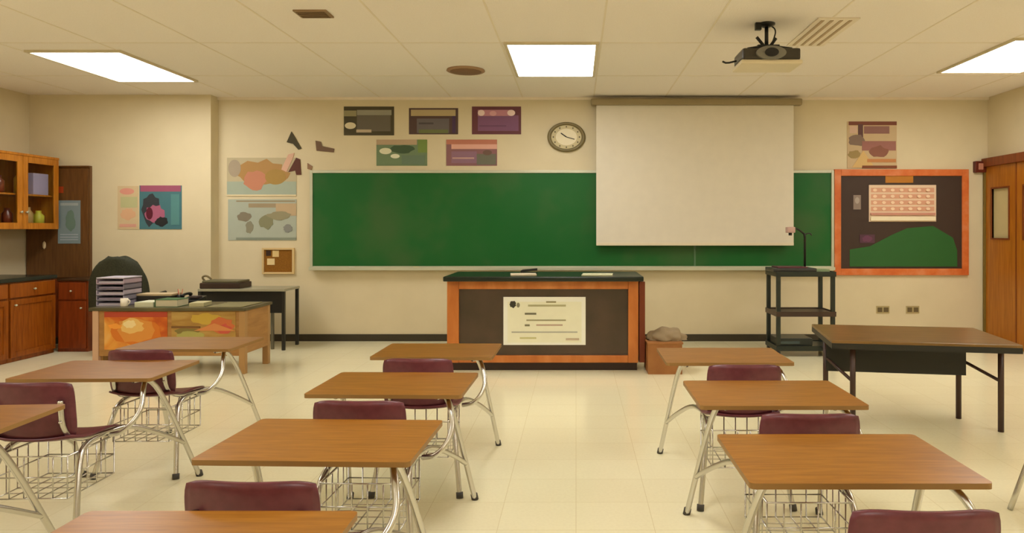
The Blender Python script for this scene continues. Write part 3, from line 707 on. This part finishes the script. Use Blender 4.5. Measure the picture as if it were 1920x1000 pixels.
poster('poster', (944, 557, 1098, 647), 'white printed sign with a dark emblem on the front of the demonstration table', 'sign', (255, 254, 240),
       [('r', .05, .1, .95, .95, (248, 246, 220)), ('b', .07, .07, .16, .24, (60, 56, 46)), ('e', .16, .12, .2, .22, (150, 144, 120)), ('r', .52, .09, .64, .12, (150, 140, 96)), ('r', .3, .16, .76, .2, (188, 182, 140)), ('r', .26, .33, .4, .37, (120, 116, 92)), ('r', .28, .47, .76, .5, (170, 164, 128)),
        ('r', .26, .57, .32, .61, (130, 126, 100)), ('r', .4, .57, .72, .6, (196, 170, 150)), ('r', .1, .72, .9, .745, (186, 184, 170)), ('r', .2, .84, .4, .87, (206, 200, 140)), ('r', .76, .86, .92, .9, (206, 186, 160))], Y=LY + .028, th=.006)
ZT2 = zt + .05
slab('paper_sheet', 955, 1004, 7.15, 7.4, ZT2, .012, (214, 196, 166), 'cream paper sheet on the left of the black demonstration table top', 'paper', .001, rz=.1)
slab('paper_sheet', 1092, 1150, 7.12, 7.38, ZT2, .012, (206, 204, 166), 'pale paper sheet on the right of the black demonstration table top', 'paper', .001, rz=-.08)
t = thing('stapler', (PX(992, 0, 7.55).x, 7.55, ZT2), 'small black stapler behind the cream sheet on the demonstration table', 'stapler')
MB().box(-.09, .09, -.02, .02, 0, .012, M_BLACK, .003).build('base', t)
MB().prism([(-.09, .012), (.06, .028), (.09, .03), (.09, .055), (-.07, .04), (-.09, .03)], -.018, .018, M_BLACK).build('arm', t)

# low box right of the table
t = thing('storage_box', (.89, 7.12, 0), 'low brown wooden box on the floor right of the demonstration table', 'box')
c = noise_mat('brown_box', [(.3, (152, 98, 50)), (.7, (170, 114, 62))], 5, rough=.6)
b_ = MB(); W, D, Hh = .17, .2, .30
for a in ((-W, W, -D, -D + .015, 0, Hh), (-W, W, D - .015, D, 0, Hh), (-W, -W + .015, -D + .015, D - .015, 0, Hh), (W - .015, W, -D + .015, D - .015, 0, Hh), (-W + .015, W - .015, -D + .015, D - .015, 0, .015)): b_.box(*a, c)
b_.build('body', t)
MB().box(-W - .01, W + .01, -D - .01, D + .01, Hh, Hh + .02, c, .004).build('lid', t)
t = thing('cloth_bundle', (.93, 7.12, .32), 'crumpled grey cloth bundle lying on the low brown box', 'cloth')
q = MB(); rr = random.Random(3)
b = bmesh.new(); bmesh.ops.create_icosphere(b, subdivisions=4, radius=1)
from mathutils import noise as mnoise
for v in b.verts:
    nn = mnoise.noise(v.co * 2.3) * .25
    v.co = Vector((v.co.x * .2 * (1 + nn), v.co.y * .15 * (1 + nn), max(v.co.z, -.0) * .12 * (1 + nn) + .0)) + Vector((.93, 7.12, .32))
q.o = Vector((.93, 7.12, .32)); q._merge(b, flat((150, 130, 100), .8), True); q.build('fabric', t)

# ------------------------------------------------------------------ AV cart with document camera
t = thing('equipment_cart', (2.615, 8.1, 0), 'dark green three-shelf equipment cart in front of the chalkboard end', 'cart')
hw, hd = .31, .2
for sx in (-1, 1):
    for sy in (-1, 1):
        MB().box(sx * hw - .022, sx * hw + .022, sy * hd - .022, sy * hd + .022, .09, .955, M_DKGREEN, .004).build('leg', t)
        q = MB(); X, Y_ = sx * hw, sy * hd
        q.tube([(X - .012, Y_, .04), (X + .012, Y_, .04)], .04, M_BLACK, 18); q.tube([(X, Y_, .04), (X, Y_, .1)], .01, M_BLACK, 8); q.build('caster', t)
for z, c in ((.955, M_DKGREEN), (.5, flat((66, 48, 38), .4)), (.11, M_DKGREEN)):
    q = MB(); q.box(-hw - .025, hw + .025, -hd - .025, hd + .025, z - .012, z, c)
    for a in ((-hw - .03, hw + .03, -hd - .03, -hd - .02), (-hw - .03, hw + .03, hd + .02, hd + .03), (-hw - .03, -hw - .02, -hd - .02, hd + .02), (hw + .02, hw + .03, -hd - .02, hd + .02)):
        q.box(*a, z - .045, z + .012, c)
    q.build('shelf', t)
t = thing('document_camera', (2.56, 8.12, .957), 'dark document camera with a tall arm standing on the equipment cart', 'document camera')
MB().box(-.3, .2, -.18, .17, 0, .045, flat((60, 58, 52), .35), .012).build('base', t)
MB().box(-.24, .10, -.16, .1, .045, .06, flat((96, 44, 56), .35), .003).build('stage', t)
MB().tube([(.14, .06, .03), (.14, .06, .40), (.13, .05, .44)], .014, M_BLACK, 10).build('arm', t)
MB().tube([(.14, .06, .43), (.04, .02, .50), (-.02, 0, .5)], .011, M_BLACK, 10, 1).build('upper_arm', t)
MB().box(-.1, -.0, -.04, .04, .45, .52, flat((196, 160, 150), .35), .014).build('camera_head', t)
MB().tube([(-.05, 0, .455), (-.05, 0, .42)], .02, M_BLACK, 14).build('lens', t)
MB().tube([(.14, .06, .43), (.2, .06, .45), (.22, .06, .42)], .008, M_BLACK, 8, 1).build('lamp_stub', t)
slab('paper_sheet', 1526, 1556, 7.97, 8.12, .957, .03, (140, 158, 118), 'pale green note pad at the right end of the cart top', 'note pad')
t = thing('video_player', (2.5, 8.06, .112), 'black video player on the bottom shelf of the equipment cart', 'video player')
MB().box(-.2, .2, -.15, .15, 0, .09, flat((34, 40, 36), .35), .006).build('case', t)
MB().box(-.17, .05, -.156, -.148, .03, .06, flat((70, 84, 84), .2)).build('display', t)
tag(MB((3.0, 7.55, 0)).tube([(2.78, 7.86, .12), (2.92, 7.7, .012), (2.99, 7.45, .012), (2.86, 7.35, .012), (3.05, 7.3, .012), (3.12, 7.5, .012), (2.98, 7.62, .02)], .012, M_BLACK, 8, 3).build('power_cord'), 'black power cord coiled on the floor at the foot of the cart', 'cord')

# ------------------------------------------------------------------ folding table
t = thing('folding_table', (2.50, 5.24, 0), 'brown-topped folding table with dark metal legs and panel, at the right', 'table', rz=-.17)
HX, HY, TZ = .62, .43, .66
MB().box(-HX, HX, -HY, HY, TZ - .02, TZ, noise_mat('olive_brown_top', [(.3, (112, 82, 36)), (.7, (136, 100, 52))], 4, (1, 6, 1), .3), .003).build('table_top', t)
q = MB()
for a in ((-HX, HX, -HY, -HY + .02), (-HX, HX, HY - .02, HY), (-HX, -HX + .02, -HY + .02, HY - .02), (HX - .02, HX, -HY + .02, HY - .02)): q.box(*a, TZ - .06, TZ - .02, M_BLACK)
q.build('edge_rail', t)
lm = flat((66, 44, 34), .4)
def fl(x, y):
    c, sn = math.cos(.17), math.sin(.17); dx, dy = x - 2.50, y - 5.24
    return (dx * c - dy * sn, dx * sn + dy * c)
LF, LN, RF, RN = fl(1.93, 5.36), fl(1.98, 4.96), fl(2.93, 5.31), fl(3.04, 4.96)
for p in (LF, LN, RF, RN): MB().tube([(p[0], p[1], TZ - .03), (p[0], p[1], 0)], .02, lm, 12).build('leg', t)
for p, q_ in ((LF, LN), (RF, RN)): MB().tube([(p[0], p[1], TZ - .2), (q_[0], q_[1], TZ - .30)], .012, lm, 8).build('brace', t)
MB().box(LF[0], RF[0], LF[1] - .03, LF[1] - .012, TZ - .30, TZ - .02, M_BLACK).build('modesty_panel', t)

# ------------------------------------------------------------------ student desks
def make_desk():
    t = thing('student_desk', (0, 0, 0), 'x', 'student desk')
    # worktop
    hx, hy, r = .365, .25, .018; pts = []
    for cx, cy, a0 in ((hx - r, hy - r, 0), (-hx + r, hy - r, PI / 2), (-hx + r, -hy + r, PI), (hx - r, -hy + r, 1.5 * PI)):
        for i in range(6): a = a0 + i * PI / 10; pts.append((cx + r * math.cos(a), cy + r * math.sin(a)))
    MB().prism(pts, .672, .69, M_TOP, 'z', side=M_EDGE).build('worktop', t)
    q = MB()
    q.box(-.27, .27, -.14, -.11, .664, .672, M_CHROME); q.box(-.27, .27, .08, .11, .664, .672, M_CHROME); q.build('top_bracket', t)
    for s in (-1, 1):
        q = MB(); q.tube([(s * .24, -.18, .664), (s * .25, -.06, .655), (s * .275, .04, .52), (s * .31, .19, .22), (s * .338, .295, .0)], .0135, M_CHROME, 12, 2)
        o = q.build('front_leg', t)
        MB().tube([(s * .333, .29, .03), (s * .338, .296, .0)], .019, M_FOOT, 12).build('foot_cap', o)
    for s in (-1, 1):
        q = MB(); q.tube([(s * .17, -.30, .43), (s * .175, -.46, .425), (s * .19, -.52, .36), (s * .24, -.62, .0)], .0135, M_CHROME, 12, 2)
        o = q.build('rear_leg', t)
        MB().tube([(s * .237, -.614, .03), (s * .24, -.621, .0)], .019, M_FOOT, 12).build('foot_cap', o)
    for s in (-1, 1):
        q = MB(); q.tube([(s * .309, .185, .23), (s * .27, .02, .33), (s * .2, -.14, .425), (s * .17, -.3, .43), (s * .165, -.5, .45), (s * .15, -.57, .52), (s * .15, -.585, .66)], .0125, M_CHROME, 12, 2)
        q.build('side_rail', t)
    q = MB(); q.tube([(.2, -.30, .42), (.28, -.33, .44), (.335, -.27, .53), (.30, -.2, .64), (.26, -.1, .662)], .0125, M_CHROME, 12, 3); q.build('support_arm', t)
    # seat
    def fs(u, v):
        sx = (u - .5) * 2; sy = (v - .5) * 2
        k = (1 - .10 * sy ** 4); kk = (1 - .08 * sx ** 4)
        x = .205 * sx * k; y = -.385 + .195 * sy * kk
        z = .455 + .018 * sx * sx - .028 * max(0, sy) ** 3 + .03 * max(0, -sy) ** 3 - .008
        return Vector((x, y, z))
    MB().sheet(fs, 14, 14, .010, M_MAROON).build('seat', t)
    def fk(u, v):
        sx = (u - .5) * 2; sz = (v - .5) * 2
        k = (1 - .05 * abs(sz) ** 5); kk = (1 - .10 * abs(sx) ** 6)
        return Vector((.193 * sx * k, -.565 - .03 * v + .035 * (sx * sx), .61 + .135 * sz * kk))
    MB().sheet(fk, 18, 12, .012, M_MAROON).build('backrest', t)
    rv = MB()
    for sx in (-1, 1):
        for z in (.56, .65): rv.lathe([(.008, -.004), (.008, .004)], (sx * .15, -.585 - .0, z), M_CHROME, 10)
    rv.build('rivets', t)
    # wire basket
    q = MB(); x0, x1, y0, y1, zb, zt = -.165, .165, -.56, -.22, .20, .395; wr = .0035
    for z in (zt, (zt + zb) / 2, zb):
        q.tube([(x0, y0, z), (x0, y1, z), (x1, y1, z), (x1, y0, z)], wr * (1.5 if z == zt else 1), M_CHROME, 6)
        q.tube([(x0, y0, z), (x1, y0, z)], wr, M_CHROME, 6)
    for i in range(6):
        x = x0 + (x1 - x0) * i / 5
        q.tube([(x, y0, zt), (x, y0, zb), (x, y1, zb), (x, y1, zt)], wr, M_CHROME, 6)
    for j in range(1, 5):
        y = y0 + (y1 - y0) * j / 5
        q.tube([(x0, y, zt), (x0, y, zb), (x1, y, zb), (x1, y, zt)], wr, M_CHROME, 6)
    for sx in (-1, 1):
        for yy in (y0 + .1, y1 - .04): q.tube([(sx * .165, yy, zt), (sx * .168, yy, .432)], wr * 1.5, M_CHROME, 6)
    q.build('wire_basket', t)
    return t
D0 = make_desk()
SPOTS = [  # x, y, rz, label
 (-.95, 1.62, .00, 'student desk in the inner left column nearest the viewer, only its worktop edge in view'),
 (-.90, 2.52, -.03, 'second student desk from the viewer in the inner left column, its whole worktop in view'),
 (-.885, 3.43, -.02, 'third student desk from the viewer in the inner left column'),
 (-.86, 4.36, -.01, 'student desk in front of the demonstration table, farthest in the inner left column'),
 (.885, 2.32, .0, 'student desk nearest the viewer with a full worktop in the right column'),
 (.90, 3.23, .0, 'student desk in the right column between the nearest and the farthest there'),
 (.88, 4.19, .0, 'student desk beside the low brown box, farthest in the right column'),
 (-2.56, 2.74, .07, 'student desk cut by the left edge of the picture, nearest in the outer left column'),
 (-2.54, 3.77, .03, 'student desk in the middle of the outer left column, before the red-brown cabinet'),
 (-2.56, 4.64, .0, 'student desk right in front of the teacher desk, farthest in the outer left column'),
]
for i, (x, y, rz, lb) in enumerate(SPOTS):
    o = D0 if i == 0 else copy_tree(D0)
    o.location = (x, y, 0); o.rotation_euler.z = rz; o['label'] = lb; o['group'] = 'student desks with attached chairs'

# stacking chair at the right edge, mostly outside the view
t = thing('student_chair', (2.58, 3.38, 0), 'chair at the right edge, only its slanting chrome leg in view', 'chair', rz=.0)
for sx in (-1, 1):
    MB().tube([(sx * .17, .14, .44), (sx * .19, .20, .40), (sx * .34, .2, .0)], .0135, M_CHROME, 12, 1).build('leg', t)
    MB().tube([(sx * .17, -.14, .44), (sx * .19, -.20, .40), (sx * .3, -.26, .0)], .0135, M_CHROME, 12, 1).build('leg', t)
    MB().tube([(sx * .17, .16, .44), (sx * .17, -.14, .44), (sx * .16, -.22, .5), (sx * .16, -.26, .72)], .0125, M_CHROME, 12, 2).build('side_rail', t)
MB().sheet(lambda u, v: Vector(((u - .5) * .40, (v - .5) * .40, .455 + .03 * (2 * u - 1) ** 2)), 12, 12, .01, M_MAROON).build('seat', t)
MB().sheet(lambda u, v: Vector(((u - .5) * .38, -.25 - .03 * v + .03 * (2 * u - 1) ** 2, .55 + .2 * v)), 12, 8, .012, M_MAROON).build('backrest', t)
